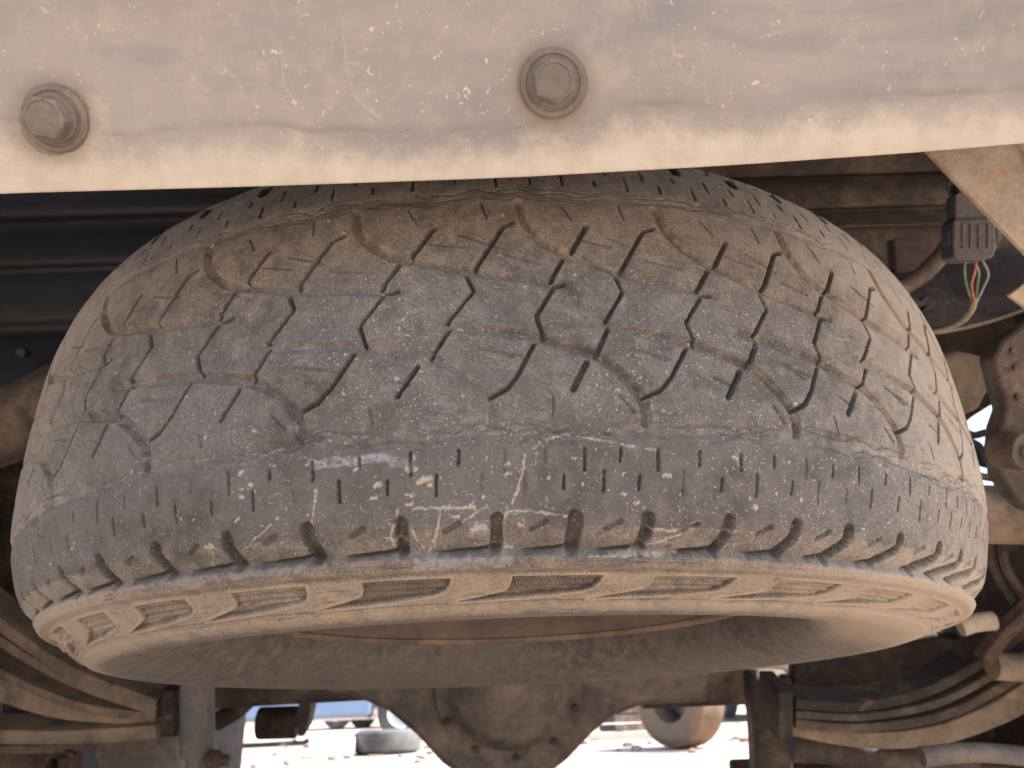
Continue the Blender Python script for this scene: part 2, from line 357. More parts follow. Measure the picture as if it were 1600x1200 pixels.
for k in range(-14, 14):
    g = random.Random(100+k); back = abs(ux(k)) > 430
    if back and (k % 1): continue
    wl = 1.0 if k > -2 else 1.15
    worn = .55 if k in (-1,) else 1.0                      # one hook in the middle is nearly worn away
    groove(inst(low_hook, k), 3.3*wl, 4.0*worn, 1.3, .20, fade=(.4, .85, 1.0), smooth=True, jit=.3)
    groove(inst(up_hook, k), 3.2*wl, 4.0, 1.3, .18, fade=(1.0, .85, .4), smooth=True, jit=.3)
    for P, w in zip(Xs, (1.9, 1.3, 1.6, 1.9)): groove(inst(P, k), w*g.uniform(.75, 1.2), 5.0, .45, jit=.15)
    for P, w in zip(Ys, (1.9, 1.7, 1.4, 1.5)): groove(inst(P, k), w*g.uniform(.75, 1.2), 5.0, .45, jit=.15)
    for P in thin:
        if g.random() < .8: groove([(a+g.uniform(-1, 1), s+g.uniform(-1, 1)) for a, s in inst(P, k)], .55, 1.0, .45, jit=.15)
    # rib sipes: four staggered to a pitch, both ribs
    for q, (s1, s2) in enumerate(((74.5, 84), (75.6, 81))):
        for hf in (0, .5):
            for sg in (1, -1):
                u = k+hf+q*.25+.07; x = ux(u)+g.uniform(-1, 1)
                e = g.uniform(-.8, .8); groove([(x, sg*(s1+e)), (x-.3, sg*(s2+g.uniform(-1.2, .8)))], g.uniform(.6, 1.15), g.choice((3, 3, 3, 1.2)), .4, jit=.2)
                u = k+hf+q*.25+.20; x = ux(u)+g.uniform(-1.2, 1.2); a, b = ((85, 94.3), (86.8, 92.8))[q]
                e = g.uniform(-.8, .8); groove([(x, sg*(a+e)), (x-.5, sg*(b+g.uniform(-1, .8)))], g.uniform(.6, 1.15), g.choice((3, 3, 3, 1.2)), .4, jit=.2)
    # shoulder notches, two to a pitch, with the long lip beside each and a small slot between
    for hf in (0, .5):
        for sg in (1, -1):
            x = ux(k+hf); w = 5.6 if ux(k+hf) > -70 else 7.0; xl = ux(k+hf-.32); xm = ux(k+hf-.23); lean = 3.0 if x < -60 else (0 if x < 60 else -14*(min(x, 330)/229)**2)
            groove([(x+.6, sg*(106 if sg > 0 else 100)), (x+.2, sg*112), (x+.2+lean*.35, sg*115), (x-.6+lean, sg*120.5)], w*g.uniform(.85, 1.1), 6.0, .9, 0, jit=.25)
            groove([(x-1.5+lean, sg*119.8), (x-9+lean, sg*121.3), (xl, sg*122.8)], 1.3, 4.6, .7, 0, fade=(1, .8, .3))
            groove([(xm-3.5, sg*111.2), (xm+3.5, sg*107.6)], 1.3, 2.4, 1.0, .05)
            # lug face between notches is slightly dished
lug = np.clip((np.abs(S_)-109.3)/13.2, 0, 1)*(1-sstep((np.abs(S_)-122.2)/1.2))
Hh -= 3.0*lug+.5*sstep((np.abs(S_)-108.6)/1.2)*(np.abs(S_) < 123)
DU_LIGHT += .08*sstep((np.abs(S_)-108.6+.8*NZ2)/1.0)*(1-sstep((np.abs(S_)-122)/1.5))*(.7+.6*NZ1)              # line where the lugs meet the round rib
# round rib with fine circumferential lines
Hh += 1.1*np.exp(-((S_-129)/4.2)**2)
for s1, dd in ((124.6, .3), (126.2, .45), (127.6, .3), (131.6, .4), (133.2, .3), (134.6, .6), (136.0, .45)):
    q = np.exp(-((S_-s1)/.42)**2)*(.6+.6*NZ1); Hh -= dd*q; DU_LIGHT -= .5*dd*q
for i in range(230):
    x, s1 = nr.uniform(-360, 360), (nr.normal(66, 5) if nr.rand() < .45 else nr.uniform(-60, 102)); L = nr.uniform(4, 16); yy = s1; pts = [(x, yy)]
    for j in range(4): x += L/4; yy += nr.uniform(-.9, .9); pts.append((x, yy))
    def crack(wd, D, T):
        k = np.exp(-(D/.3)**2)*np.sin(np.pi*np.clip(T, .02, .98)); Hh[wd] -= .7*k; DU_LIGHT[wd] -= .35*k
    line(pts, crack)
# sidewall panels: pointed recesses between flat teeth
PAN = np.full((nR, nC), -99, int); PP = CIRC/32
shape = np.array([(0, 137.2), (24, 137.0), (47, 137.2), (45.6, 143), (43, 146.8), (37.5, 149.8), (22, 152.2), (3, 154.2), (-34, 155.6), (-14, 151), (-3, 147.6), (-.8, 143)])
def insideness(px, py, X, Y):
    c = np.zeros(np.broadcast(X, Y).shape, bool); D = np.full(c.shape, 1e9); n = len(px)
    for i in range(n):
        x1, y1, x2, y2 = px[i-1], py[i-1], px[i], py[i]
        if y1 != y2: c ^= ((y1 > Y) != (y2 > Y)) & (X < (x2-x1)*(Y-y1)/(y2-y1)+x1)
        t = np.clip(((X-x1)*(x2-x1)+(Y-y1)*(y2-y1))/((x2-x1)**2+(y2-y1)**2), 0, 1); D = np.minimum(D, np.hypot(X-x1-t*(x2-x1), Y-y1-t*(y2-y1)))
    return np.where(c, D, -D)
r0, r1 = np.searchsorted(rows, [135, 158])
for k in range(-15, 16):
    xo = 3.5+k*(78.6 if k < 0 else 75.2 if k < 5 else PP)
    if k >= 5: xo = 3.5+5*75.2+(k-5)*PP
    if k <= -6: xo = 3.5-6*78.6+(k+6)*PP
    c0, c1 = np.searchsorted(cols, [xo-38, xo+50])
    if c1 <= c0: continue
    wd = (slice(r0, r1), slice(c0, c1)); sg = insideness(shape[:, 0]+xo, shape[:, 1], cols[None, c0:c1], rows[r0:r1, None])
    Hh[wd] += 1.0*np.exp(-((sg+.7)/.62)**2); DU_LIGHT[wd] += .25*np.exp(-((sg+.7)/.7)**2)
    rec = sstep(sg/.7); Hh[wd] -= 2.1*rec
    st = rows[r0:r1, None]
    for s1 in (139.0, 142.9, 147.3): DU_LIGHT[wd] -= .25*rec*np.exp(-((st-s1)/.6)**2)
    for s1 in (140.8, 145.2, 149.3): Hh[wd] += rec*1.1*np.exp(-((st-s1)/.6)**2)
    if k in (-1, 0): RIB[wd] = np.maximum(RIB[wd], rec)
    PAN[wd] = np.where(sg > .2, k, PAN[wd]); DU_LIGHT[wd] -= .14*rec+.35*np.exp(-((sg-.7)/.6)**2)
Hh -= .5*np.exp(-((S_-157.2)/.5)**2); DU_LIGHT -= .3*np.exp(-((S_-157.2)/.6)**2)
for i in range(90):
    x, s1 = nr.uniform(-380, 340), nr.uniform(124, 168); L = nr.uniform(3, 20)
    def scr(wd, D, T):
        k = np.exp(-(D/.35)**2)*np.sin(np.pi*np.clip(T, .02, .98)); Hh[wd] -= .35*k; DU_LIGHT[wd] -= .45*k
    line([(x, s1), (x+L, s1+nr.uniform(-.8, .8))], scr)
# moulded step between the decorated ring and the plain lower sidewall
Hh += .5*sstep((S_-160.5+1.2*NZ1*0)/1.4)
Hh -= .3*np.exp(-((S_-160)/.6)**2)
# worn raised marks on the lower left sidewall (no longer readable)
for i in range(5):
    x = -352+i*11; s1 = 181+i*1.5
    def raise_(wd, D, T): Hh[wd] += .7*(1-sstep((D-.8)/1.0))
    line([(x, s1), (x+6, s1-1.5)], raise_)
    line([(x+6, s1-1.5), (x+5, s1+4)], raise_)
# mud drips, cracks and smears, each where it lies on the rubber (mm)
MUDS = [([(-41.6, 99.6), (-38, 99.9), (-29, 100), (-20, 100.3), (-14.5, 100.6), (-11, 101.6), (-8, 100.3)], 1.3), ([(-29, 100.4), (-30.2, 107), (-32, 112.4), (-34, 119)], .8),
        ([(-49, 100), (-52, 108), (-54, 113), (-53, 118)], .8), ([(10.8, 78), (9.8, 84), (7, 93), (3.9, 99.4)], 1.1), ([(.6, 103), (3.6, 102.3), (12, 102.8), (20, 103.7), (30, 105)], .8),
        ([(.6, 103.4), (-.2, 111), (.2, 118), (3.8, 121)], .8), ([(-43.5, 107.5), (-41.5, 114), (-39, 119.8)], .7), ([(-37, 121.8), (-35, 117.6), (-33.6, 115)], 1.3),
        ([(-11, 102), (-18, 106)], .6), ([(71, 111), (82, 111.4), (90, 108.6), (95, 106)], 1.0), ([(-150, 111), (-153, 117), (-156, 121)], 1.2), ([(-152, 110.5), (-149.5, 107.8)], 2.4),
        ([(-92, 106), (-90, 98), (-87, 86)], .6), ([(-130, 112), (-120, 106), (-112, 101)], .6), ([(-12, 121), (4, 120)], 1.5), ([(57, 124), (66, 121), (80, 116), (92, 110)], .8),
        ([(-58, 112), (-50, 115), (-47, 119)], .9), ([(-40, 76), (-43, 84)], .9), ([(14, 76), (22, 70.5), (32, 69), (45, 71.5), (70, 75), (84, 77)], .1),
        ([(110, 113), (118, 110)], 1.1), ([(88, 122.6), (60, 123.2), (40, 124)], .6), ([(-260, 116), (-268, 110)], 1.0)]
for P, w in MUDS: mudline(P, w*.42, .8)
BL = [(-41.5, 82, 1.7), (-34.6, 86.5, 1.8), (-58, 88, 1.2), (-43, 93.5, 1.4), (-36.5, 87.4, 1.6), (-12, 110, 2.4), (-22, 104.2, 1.0), (-150.5, 109.4, 1.8), (8, 109, 1.1), (3, 86, 1.0), (78, 87, 1.2)]
for i in range(34): BL.append((nr.uniform(-330, 330), nr.uniform(70, 103), nr.uniform(.4, .95)))
for i in range(30): BL.append((nr.uniform(-330, 330), nr.uniform(-60, 66), nr.uniform(.35, .7)))
for x, s1, r_ in BL:
    a = nr.uniform(-.4, .4); mudline([(x-r_*1.1, s1-a), (x, s1+a*.5), (x+r_*1.1, s1+a)], r_*1.0, .9, .35)
for i in range(60):                                          # fine scratches
    x, s1 = nr.uniform(-300, 330), nr.uniform(-55, 100); L = nr.uniform(3, 14); a = nr.normal(0, .5)
    mudline([(x, s1), (x+L*.5*math.cos(a), s1+L*.5*math.sin(a)+nr.uniform(-.6, .6)), (x+L*math.cos(a), s1+L*math.sin(a))], .12, nr.uniform(.2, .5), .05)
def scuff(x0, x1, s0, s1, a):
    r0, r1 = np.searchsorted(rows, [s0-3, s1+3]); c0, c1 = np.searchsorted(cols, [x0-4, x1+4]); w = (slice(r0, r1), slice(c0, c1))
    X, Y = cols[None, c0:c1], rows[r0:r1, None]; d = np.minimum(np.minimum(X-x0, x1-X), np.minimum(Y-s0, s1-Y)*1.5)+NZ2[w]*1.6
    SC[w] = np.maximum(SC[w], a*sstep(d/1.2))
scuff(-90, -50, 73.5, 78.5, .9); scuff(-52, -40, 76, 81, .5); scuff(-45, 5, 123, 129, .55); scuff(-17, -8, 106, 114, .45); scuff(-190, -100, 124, 127.5, .4); scuff(70, 120, 116, 119, .3)

# ---- geometry of the sheet
sr = np.interp(rows/1000, PS, prof[:, 0]); sz = np.interp(rows/1000, PS, prof[:, 1])
tr_ = np.gradient(sr); tz_ = np.gradient(sz); ln = np.hypot(tr_, tz_); nrr, nzz = -tz_/ln, tr_/ln     # outward normal in (r, z)
if nrr[nR//2] < 0: nrr, nzz = -nrr, -nzz
ph = cols/1000/TR
h = Hh/1000
Rr = sr[:, None]+h*nrr[:, None]; Zz = sz[:, None]+h*nzz[:, None]
XX = Rr*np.sin(ph)[None]; YY = -Rr*np.cos(ph)[None]; ZZ = Zz+np.interp(Zz, KZ[:, 0], KZ[:, 1])*XX
V = np.stack([XX, YY, ZZ], -1)
# normals
dc = np.roll(V, -1, 1)-np.roll(V, 1, 1); dr_ = np.gradient(V, axis=0)
NN = np.cross(dr_, dc); NN /= np.linalg.norm(NN, axis=-1, keepdims=True)+1e-12
mid = nR//2
if NN[mid, nC//2] @ np.array([0, -1, 0]) < 0: NN = -NN; FLIP = True
else: FLIP = False
idx = np.arange(nR*nC).reshape(nR, nC)
q = np.stack([idx[:-1], np.roll(idx, -1, 1)[:-1], np.roll(idx, -1, 1)[1:], idx[1:]], -1)     # (nR-1, nC, 4)
fs = (rows[:-1]+rows[1:])/2; fx = cols+np.r_[np.diff(cols), cols[0]+CIRC-cols[-1]]/2
Vf = V.reshape(-1, 3); Nf = NN.reshape(-1, 3)
attrs = {'dust': DU_LIGHT.ravel(), 'mud': MUD.ravel(), 'scuff': SC.ravel(), 'rib': RIB.ravel(), 'speck': SPK.ravel(), 'arc': np.repeat(cols[None]/1000, nR, 0).ravel()}
def sheet_part(name, mask, parent):
    f = q[mask]
    if len(f) == 0: return None
    u, inv = np.unique(f.ravel(), return_inverse=True); f = inv.reshape(-1, 4)
    v = Vf[u]; a = v[f[0]]; nn = np.cross(a[1]-a[0], a[2]-a[0])
    if nn @ Nf[u[f[0, 0]]] < 0: f = f[:, ::-1]
    me = bpy.data.meshes.new(name); me.vertices.add(len(u)); me.vertices.foreach_set('co', v.astype(np.float32).ravel())
    me.loops.add(f.size); me.loops.foreach_set('vertex_index', f.astype(np.int32).ravel())
    me.polygons.add(len(f)); me.polygons.foreach_set('loop_start', np.arange(0, f.size, 4, dtype=np.int32))
    me.polygons.foreach_set('use_smooth', np.ones(len(f), bool)); me.update(calc_edges=True)
    for k_, arr in attrs.items():
        at = me.attributes.new(k_, 'FLOAT', 'POINT'); at.data.foreach_set('value', arr[u].astype(np.float32))
    me.normals_split_custom_set_from_vertices(Nf[u].astype(np.float32))
    return link_mesh(name, me, M_RUB, parent, keep=False)
wheel = empty('spare_wheel', (0, 0, Z0), 'worn dusty spare wheel slung flat under the truck behind the bumper', 'spare wheel')
FS = fs[:, None]+0*fx[None]; FX = fx[None]+0*fs[:, None]
LUGLO, LUGHI = 103.2, 123.0
lower_lug = (FS > LUGLO) & (FS < LUGHI)
tread = sheet_part('tread', (FS > -125) & (FS <= LUGLO), wheel)
lugx = sorted(set(round(x, 2) for x in KX if -CIRC/2 < x < CIRC/2))
kk = np.searchsorted(lugx, fx)                              # interval number of each column
kk[kk == len(lugx)] = 0
for k in sorted(set(kk.tolist())):
    m_ = lower_lug & (kk == k)[None]
    sheet_part('shoulder_lug', m_, wheel)
panel = PAN[:-1]
lower_wall = sheet_part('sidewall', (FS >= LUGHI) & (panel == -99), wheel)
for k in sorted(set(panel[panel > -99].tolist())):
    pm = (panel == k)
    if pm.sum() > 8: sheet_part('ribbed_panel' if k in (-1, 0) else 'sidewall_panel', pm & (FS >= LUGHI), lower_wall)
upper_wall = sheet_part('sidewall', FS <= -125, wheel)

M_FLANGE = metal_material('lit_rim_edge', (.10, .075, .057), (.15, .112, .084), dustc=(.27, .20, .142), dust=.42, rust=.2, rough=.8)  # rim lip's lit edge painted as paler, tan-dusted steel
# ---- the steel wheel inside the tyre
bm = bmesh.new()
rp = [(.2425,-.0900),(.2420,-.0960),(.2385,-.0995),(.2345,-.0990),(.2300,-.0945),(.2265,-.0890),(.2240,-.0780),(.2190,-.0740),(.2155,-.071),(.2145,-.066),
      (.2120,-.060),(.2030,-.054),(.1985,-.046),(.1975,.0),(.1975,.04),(.205,.06),(.2165,.075),(.2175,.088),(.222,.094),(.226,.104),(.233,.108),(.240,.104),(.2405,.098)]
rp2 = [(r+.0035, z) for r, z in rp[2:-2]][::-1]
bar = [(.2308, -.0895), (.2290, -.0860), (.2268, -.0810)]+[(r, z) for r, z in rp[6:]]
lathe(bm, bar+rp2[:-4]+[(.2300, -.0810), (.2325, -.0875), bar[0]], (0, 0, Z0), (0, 0, 1), n=160)
rim = bm_obj('wheel_rim', bm, M_RIM, wheel)
bm = bmesh.new(); fl = [(.2400,-.0820),(.2405,-.0890),(.2390,-.0935),(.2355,-.0955),(.2325,-.0940),(.2312,-.0905),(.2340,-.0900),(.2355,-.0915),(.2372,-.0890),(.2375,-.0820),(.2400,-.0820)]
lathe(bm, fl, (0, 0, Z0), (0, 0, 1), n=160); bm_obj('rim_flange', bm, M_FLANGE, rim)
bm = bmesh.new(); lathe(bm, [(.1975,.012),(.188,.018),(.165,.004),(.13,-.012),(.095,.004),(.07,.006),(.052,.004),(.052,.009),(.07,.011),(.095,.009),(.13,-.007),(.165,.009),(.188,.023),(.1975,.017)], (0, 0, Z0), (0, 0, 1), n=96)
bm_obj('wheel_disc', bm, M_RIM, wheel)
for i in range(6):
    a = i*math.pi/3; bm = bmesh.new(); c = Vector((.066*math.cos(a), .066*math.sin(a), Z0))
    lathe(bm, [(.007,.003),(.012,.003),(.012,.0),(.007,.0),(.007,.003)], c, (0, 0, 1), n=16); bm_obj('lug_hole_collar', bm, M_RIM, wheel)

# ------------------------------------------------------------------ bumper in front of the wheel
def bumper():
    m, nt, bs = newmat('dusty_bumper_steel'); n = N(nt)
    lip = n.attr('lip'); ln_ = n.attr('tide'); mud = n.attr('mud'); halo = n.attr('halo')
    a = n.noise(9, 6, .6, st=(.5, 1, 1)); b = n.noise(60, 7, .7); c = n.noise(500, 4, .7); e = n.noise(16, 5, .65, .5, st=(.45, 2.2, 2.2))
    col = n.mix(n.ramp(a, .35, .66), (.208, .196, .183), (.315, .284, .253))
    col = n.mix(n.ramp(e, .42, .75), col, (.215, .208, .212))
    col = n.mix(n.math('MULTIPLY', n.ramp(n.noise(7, 4, .6), .56, .72), .5), col, (.38, .27, .22))
    col = n.mix(n.math('MULTIPLY', n.ramp(b, .45, .8), .5), col, (.47, .395, .32))
    col = n.mix(n.math('MULTIPLY', ln_, n.ramp(n.noise(22, 4, .6), .34, .58)), col, (.21, .18, .14))
    ld = n.mix(n.ramp(b, .3, .7), (.45, .388, .305), (.53, .465, .375))
    f = n.math('MULTIPLY_ADD', n.math('SUBTRACT', b, .5), .45, lip)
    f = n.math('MULTIPLY_ADD', n.math('SUBTRACT', c, .5), .35, f)
    col = n.mix(n.math('MULTIPLY', n.ramp(f, .15, .8), .92), col, ld)
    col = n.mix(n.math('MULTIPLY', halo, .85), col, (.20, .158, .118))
    s = n.math('MAXIMUM', specks(n, 120, .30, .20, .022, 130), n.math('MULTIPLY', specks(n, 300, .4, .30, .008, 280), .6))
    s = n.math('MULTIPLY', s, n.math('MULTIPLY_ADD', n.ramp(n.noise(13, 3, .6), .38, .62), .8, .2))
    col = n.mix(n.math('MULTIPLY', n.math('MULTIPLY', s, .75), n.math('SUBTRACT', 1.0, n.math('MULTIPLY', lip, .6))), col, (.64, .56, .45))
    col = n.mix(n.math('MULTIPLY', n.math('MULTIPLY', mud, n.ramp(b, .35, .6)), .6), col, (.60, .51, .38))
    nt.links.new(col, bs.inputs['Base Color']); bs.inputs['Roughness'].default_value = .62; bs.inputs['Specular IOR Level'].default_value = .4
    n.bump(n.math('ADD', n.math('MULTIPLY', b, 1.2), n.math('ADD', c, n.math('MULTIPLY', s, .6))), bs, .5, .0004)
    D0 = .37
    def dep(py): return D0/(1-.3*(py-600)/1172)
    bx = [-500, 0, 400, 800, 1140, 1450, 1600, 2100]; by = [330, 302.5, 291.5, 277.5, 258.5, 237, 224, 176]
    pxs = np.linspace(-420, 2020, 700); bot = np.interp(pxs, bx, by)
    bot = np.convolve(np.r_[[bot[0]]*20, bot, [bot[-1]]*20], np.ones(41)/41, 'valid')
    tx = [-500, 0, 60, 150, 210, 300, 380, 450, 560, 640, 760, 860, 950, 1050, 1150, 1250, 1400, 1600, 2100]
    ty = [170, 186, 196, 206, 216, 203, 194, 204, 207, 211, 203, 196, 172, 166, 172, 161, 150, 144, 130]
    tide = np.interp(pxs, tx, ty)+np.interp(pxs, np.arange(-420, 2040, 23), nr.uniform(-4, 4, len(np.arange(-420, 2040, 23))))
    nv = 210; tt = np.r_[np.linspace(0, 1, nv)]
    PX = np.repeat(pxs[:, None], nv, 1); PY = -420+(bot[:, None]+420)*tt[None]
    dl = np.clip((PY-(bot[:, None]-62))/62, 0, 1)
    DD = D0/(1-.3*(PY-600)/1172)+.0007*np.sin(PX/170.)*np.cos(PY/90.)
    P = CAM+DD[..., None]*(Fv+((PX-PPX)/FPX)[..., None]*R2-((PY-PPY)/FPX)[..., None]*U2)
    lipa = .26*sstep((PY-tide[:, None]+4)/20)+.66*sstep((PY-tide[:, None])/88); tda = np.where(PY < tide[:, None]-3, np.exp(-((PY-tide[:, None]+3)/9)**2), np.exp(-((PY-tide[:, None]+3)/4)**2))*.7
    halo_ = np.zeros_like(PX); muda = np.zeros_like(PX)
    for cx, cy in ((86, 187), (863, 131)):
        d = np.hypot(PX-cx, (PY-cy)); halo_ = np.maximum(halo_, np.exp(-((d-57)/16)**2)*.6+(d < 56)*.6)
    d = np.hypot(PX-95, (PY-190)); lipa = np.maximum(lipa, .55*sstep((100-d)/45)*sstep((PY-120)/50))
    ST = [[(532, -30), (535, 30), (540, 85), (542, 110), (555, 150), (575, 170), (595, 185)], [(425, 55), (442, 80), (442, 125), (436, 132)], [(442, 132), (460, 155), (480, 162)], [(350, 105), (365, 120), (382, 150)],
          [(637, 115), (625, 145), (605, 165)], [(542, 96), (560, 100), (580, 98)], [(430, -60), (424, -10), (433, 30)], [(1270, 90), (1230, 100), (1190, 115)], [(1180, 60), (1260, 40), (1380, 20)], [(1100, 130), (1106, 160)], [(1050, 60), (1054, 88)]]
    for poly in ST:
        Pq = [tuple(p)[:2] for p in catmull([(a, b, 0) for a, b in poly], 5)]
        for (ax_, ay_), (bx_, by_) in zip(Pq[:-1], Pq[1:]):
            t = np.clip(((PX-ax_)*(bx_-ax_)+(PY-ay_)*(by_-ay_))/((bx_-ax_)**2+(by_-ay_)**2+1e-9), 0, 1)
            muda = np.maximum(muda, 1-sstep((np.hypot(PX-ax_-t*(bx_-ax_), PY-ay_-t*(by_-ay_))-.6)/2.2))
    muda *= .5
    # wrap the edge back under the bumper
    back = [P]
    for k in range(1, 6): back.append(P[:, -1:]+np.array([0, .005*k, .0046*k])[None, None])
    V3 = np.concatenate(back, 1); ext = V3.shape[1]-nv
    A = {'lip': np.concatenate([lipa]+[lipa[:, -1:]]*ext, 1), 'tide': np.concatenate([tda]+[tda[:, -1:]*0]*ext, 1), 'mud': np.concatenate([muda]+[muda[:, -1:]*0]*ext, 1), 'halo': np.concatenate([halo_]+[halo_[:, -1:]*0]*ext, 1)}
    root = empty('bumper', tuple(W(800, 0, .4)), 'dusty steel truck bumper across the top with two bolts and a pale dust-coated lower lip', 'bumper')
    n0, n1 = V3.shape[:2]; ii = np.arange(n0*n1).reshape(n0, n1)
    f = np.stack([ii[:-1, :-1], ii[:-1, 1:], ii[1:, 1:], ii[1:, :-1]], -1).reshape(-1, 4)
    me = bpy.data.meshes.new('face_panel'); me.from_pydata(V3.reshape(-1, 3).tolist(), [], f.tolist()); me.polygons.foreach_set('use_smooth', np.ones(len(f), bool))
    for k_, arr in A.items(): me.attributes.new(k_, 'FLOAT', 'POINT').data.foreach_set('value', arr.astype(np.float32).ravel())
    fp = link_mesh('face_panel', me, m, root)
    md = fp.modifiers.new('thickness', 'SOLIDIFY'); md.thickness = .003; md.offset = -1
    # which way is inside?
    ax = Vector(-Fv-.30*U2).normalized(); s = Vector(R2); t = s.cross(ax).normalized()
    mb = metal_material('dusty_bolt_steel', (.12, .098, .082), (.18, .148, .122), dustc=(.29, .23, .175), dust=.28, rust=.05, rough=.65)
    for cx, cy, rot in ((88, 186, 8), (864, 130, 20)):
        c = W(cx, cy, dep(cy))+ax*.0002
        bm = bmesh.new()
        def ring(r, h, k=32, hexa=False, ph=0):
            o = []; r = r*.9
            for j in range(k):
                an = 2*math.pi*j/k; rr = r
                if hexa: rr = r*math.cos(math.pi/6)/math.cos((an % (math.pi/3))-math.pi/6); rr = min(rr, r*.985)
                an2 = an+math.radians(ph); o.append(bm.verts.new(c+ax*h+(s*math.cos(an2)+t*math.sin(an2))*rr))
            return o
        def join(L):
            for a, b in zip(L[:-1], L[1:]):
                for j in range(len(a)): bm.faces.new((a[j], a[(j+1) % len(a)], b[(j+1) % len(b)], b[j]))
        join([ring(.0162, -.001), ring(.0162, .0012), ring(.0155, .0019), ring(.0135, .0021), ring(.0128, .0016), ring(.009, .0016)])
        wsh = bm_obj('washer', bm, mb, None); 
        bm = bmesh.new()
        hx = lambda r, h: ring(r, h, 48, True, rot)
        L = [ring(.0116, .0016, 48, ph=rot), ring(.0116, .0028, 48, ph=rot), hx(.0108, .0032), hx(.0108, .0090), hx(.0101, .0099), ring(.0082, .0103, 48, ph=rot), ring(.0076, .0096, 48, ph=rot)]
        join(L); bm.faces.new(L[-1])
        bl = bm_obj('bolt', bm, mb, root)
        wsh.parent = bl; wsh.matrix_parent_inverse = bl.matrix_world.inverted() if False else Matrix.Identity(4)
        wsh.matrix_parent_inverse = Matrix.Translation(-Vector(root.location)) @ Matrix.Identity(4)
        wsh.matrix_parent_inverse = Matrix.Identity(4)
bumper()

# ------------------------------------------------------------------ truck underbody around the wheel
def P_(pts, d): return [W(x, y, d if not callable(d) else d(x, y)) for x, y in pts]
def tube(bm, pts, d, r, **k): sweep(bm, catmull(P_(pts, d), 6) if len(pts) > 2 else P_(pts, d), r, **k)
def one(name, bm, mat, label, cat, bevel=0, group=None, smooth=True):
    return tag(bm_obj(name, bm, mat, None, smooth, bevel), label, cat, group)
def corrugated(x0, x1, prof_px, px, th):
    """pressed sheet running across the truck: its section is given as (py, depth) at column px"""
    bm = bmesh.new(); pts = [W(px, py, d) for py, d in prof_px]; A = []; B = []; C_ = []; E_ = []
    pts = catmull(pts, 4)
    for p in pts:
        A.append(bm.verts.new((x0, p.y, p.z))); B.append(bm.verts.new((x1, p.y, p.z)))
        C_.append(bm.verts.new((x0, p.y+th, p.z+th*.3))); E_.append(bm.verts.new((x1, p.y+th, p.z+th*.3)))
    for i in range(len(pts)-1):
        bm.faces.new((A[i], A[i+1], B[i+1], B[i])); bm.faces.new((C_[i], E_[i], E_[i+1], C_[i+1]))
        bm.faces.new((A[i], C_[i], C_[i+1], A[i+1])); bm.faces.new((B[i], B[i+1], E_[i+1], E_[i]))
    bm.faces.new((A[0], B[0], E_[0], C_[0])); bm.faces.new((A[-1], C_[-1], E_[-1], B[-1])); return bm
bm = bmesh.new(); box(bm, (-1.0, -.49, 1.42), (.95, 2.6, 1.46)); box(bm, (.95, -.33, 1.24), (.99, 2.6, 1.5)); one('bed_floor_blocker', bm, M_DARKFRAME, 'dark underside of the unseen load bed above the spare wheel, added to block sun', 'load bed', smooth=False)  # unseen bed floor and side wall, added to block sun and sky
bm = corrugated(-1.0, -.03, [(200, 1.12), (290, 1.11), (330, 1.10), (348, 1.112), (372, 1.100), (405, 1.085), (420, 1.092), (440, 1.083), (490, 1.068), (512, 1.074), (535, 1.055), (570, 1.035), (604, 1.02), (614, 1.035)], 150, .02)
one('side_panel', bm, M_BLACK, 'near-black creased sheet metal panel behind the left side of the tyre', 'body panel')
bm = corrugated(.02, .95, [(150, 1.22), (262, 1.18), (270, 1.21), (282, 1.15), (318, 1.12), (330, 1.14), (352, 1.10), (362, 1.12), (420, 1.14), (440, 1.2)], 1350, .02)
one('crossmember', bm, M_FRAME, 'dusty brown pressed crossmember behind the right shoulder of the tyre', 'crossmember')
bm = bmesh.new(); c = W(40, 552, 1.02); lathe(bm, [(.0, -.004), (.006, -.004), (.006, .01), (.0, .01)], c, -Fv, n=16); one('hole_plug', bm, M_BLACK, 'small black plug standing in for a dark hole in the panel at far left', 'plug')  # black disc stands in for a dark hole
bm = bmesh.new(); box(bm, (-1.0, -.535, .80), (.98, -.495, 1.5)); one('sky_baffle', bm, M_FRAME, 'unseen tailgate standing above the bumper', 'sky_baffle', .004, smooth=False)  # out-of-view panel added to stop sky leaking in over the bumper
# added wheel-arch side, blocks daylight at the left of the truck
bm = bmesh.new(); box(bm, (-1.05, -.2, .30), (-1.0, 2.4, 1.4)); one('side_blocker', bm, M_DARKFRAME, 'dark stand-in wheel arch side added at the far left of the underbody to block daylight', 'wheel arch', smooth=False)
bm = bmesh.new(); box(bm, (.98, .60, .30), (1.02, .838, .86)); box(bm, (.98, .84, .30), (1.02, 2.4, 1.24)); box(bm, (.98, .10, .30), (1.02, .598, 1.24)); one('side_blocker', bm, M_DARKFRAME, 'dark stand-in wheel arch side added at the far right to block sun, below the bright gap', 'wheel arch', smooth=False)  # added segments, cut to keep sun off the leaf spring

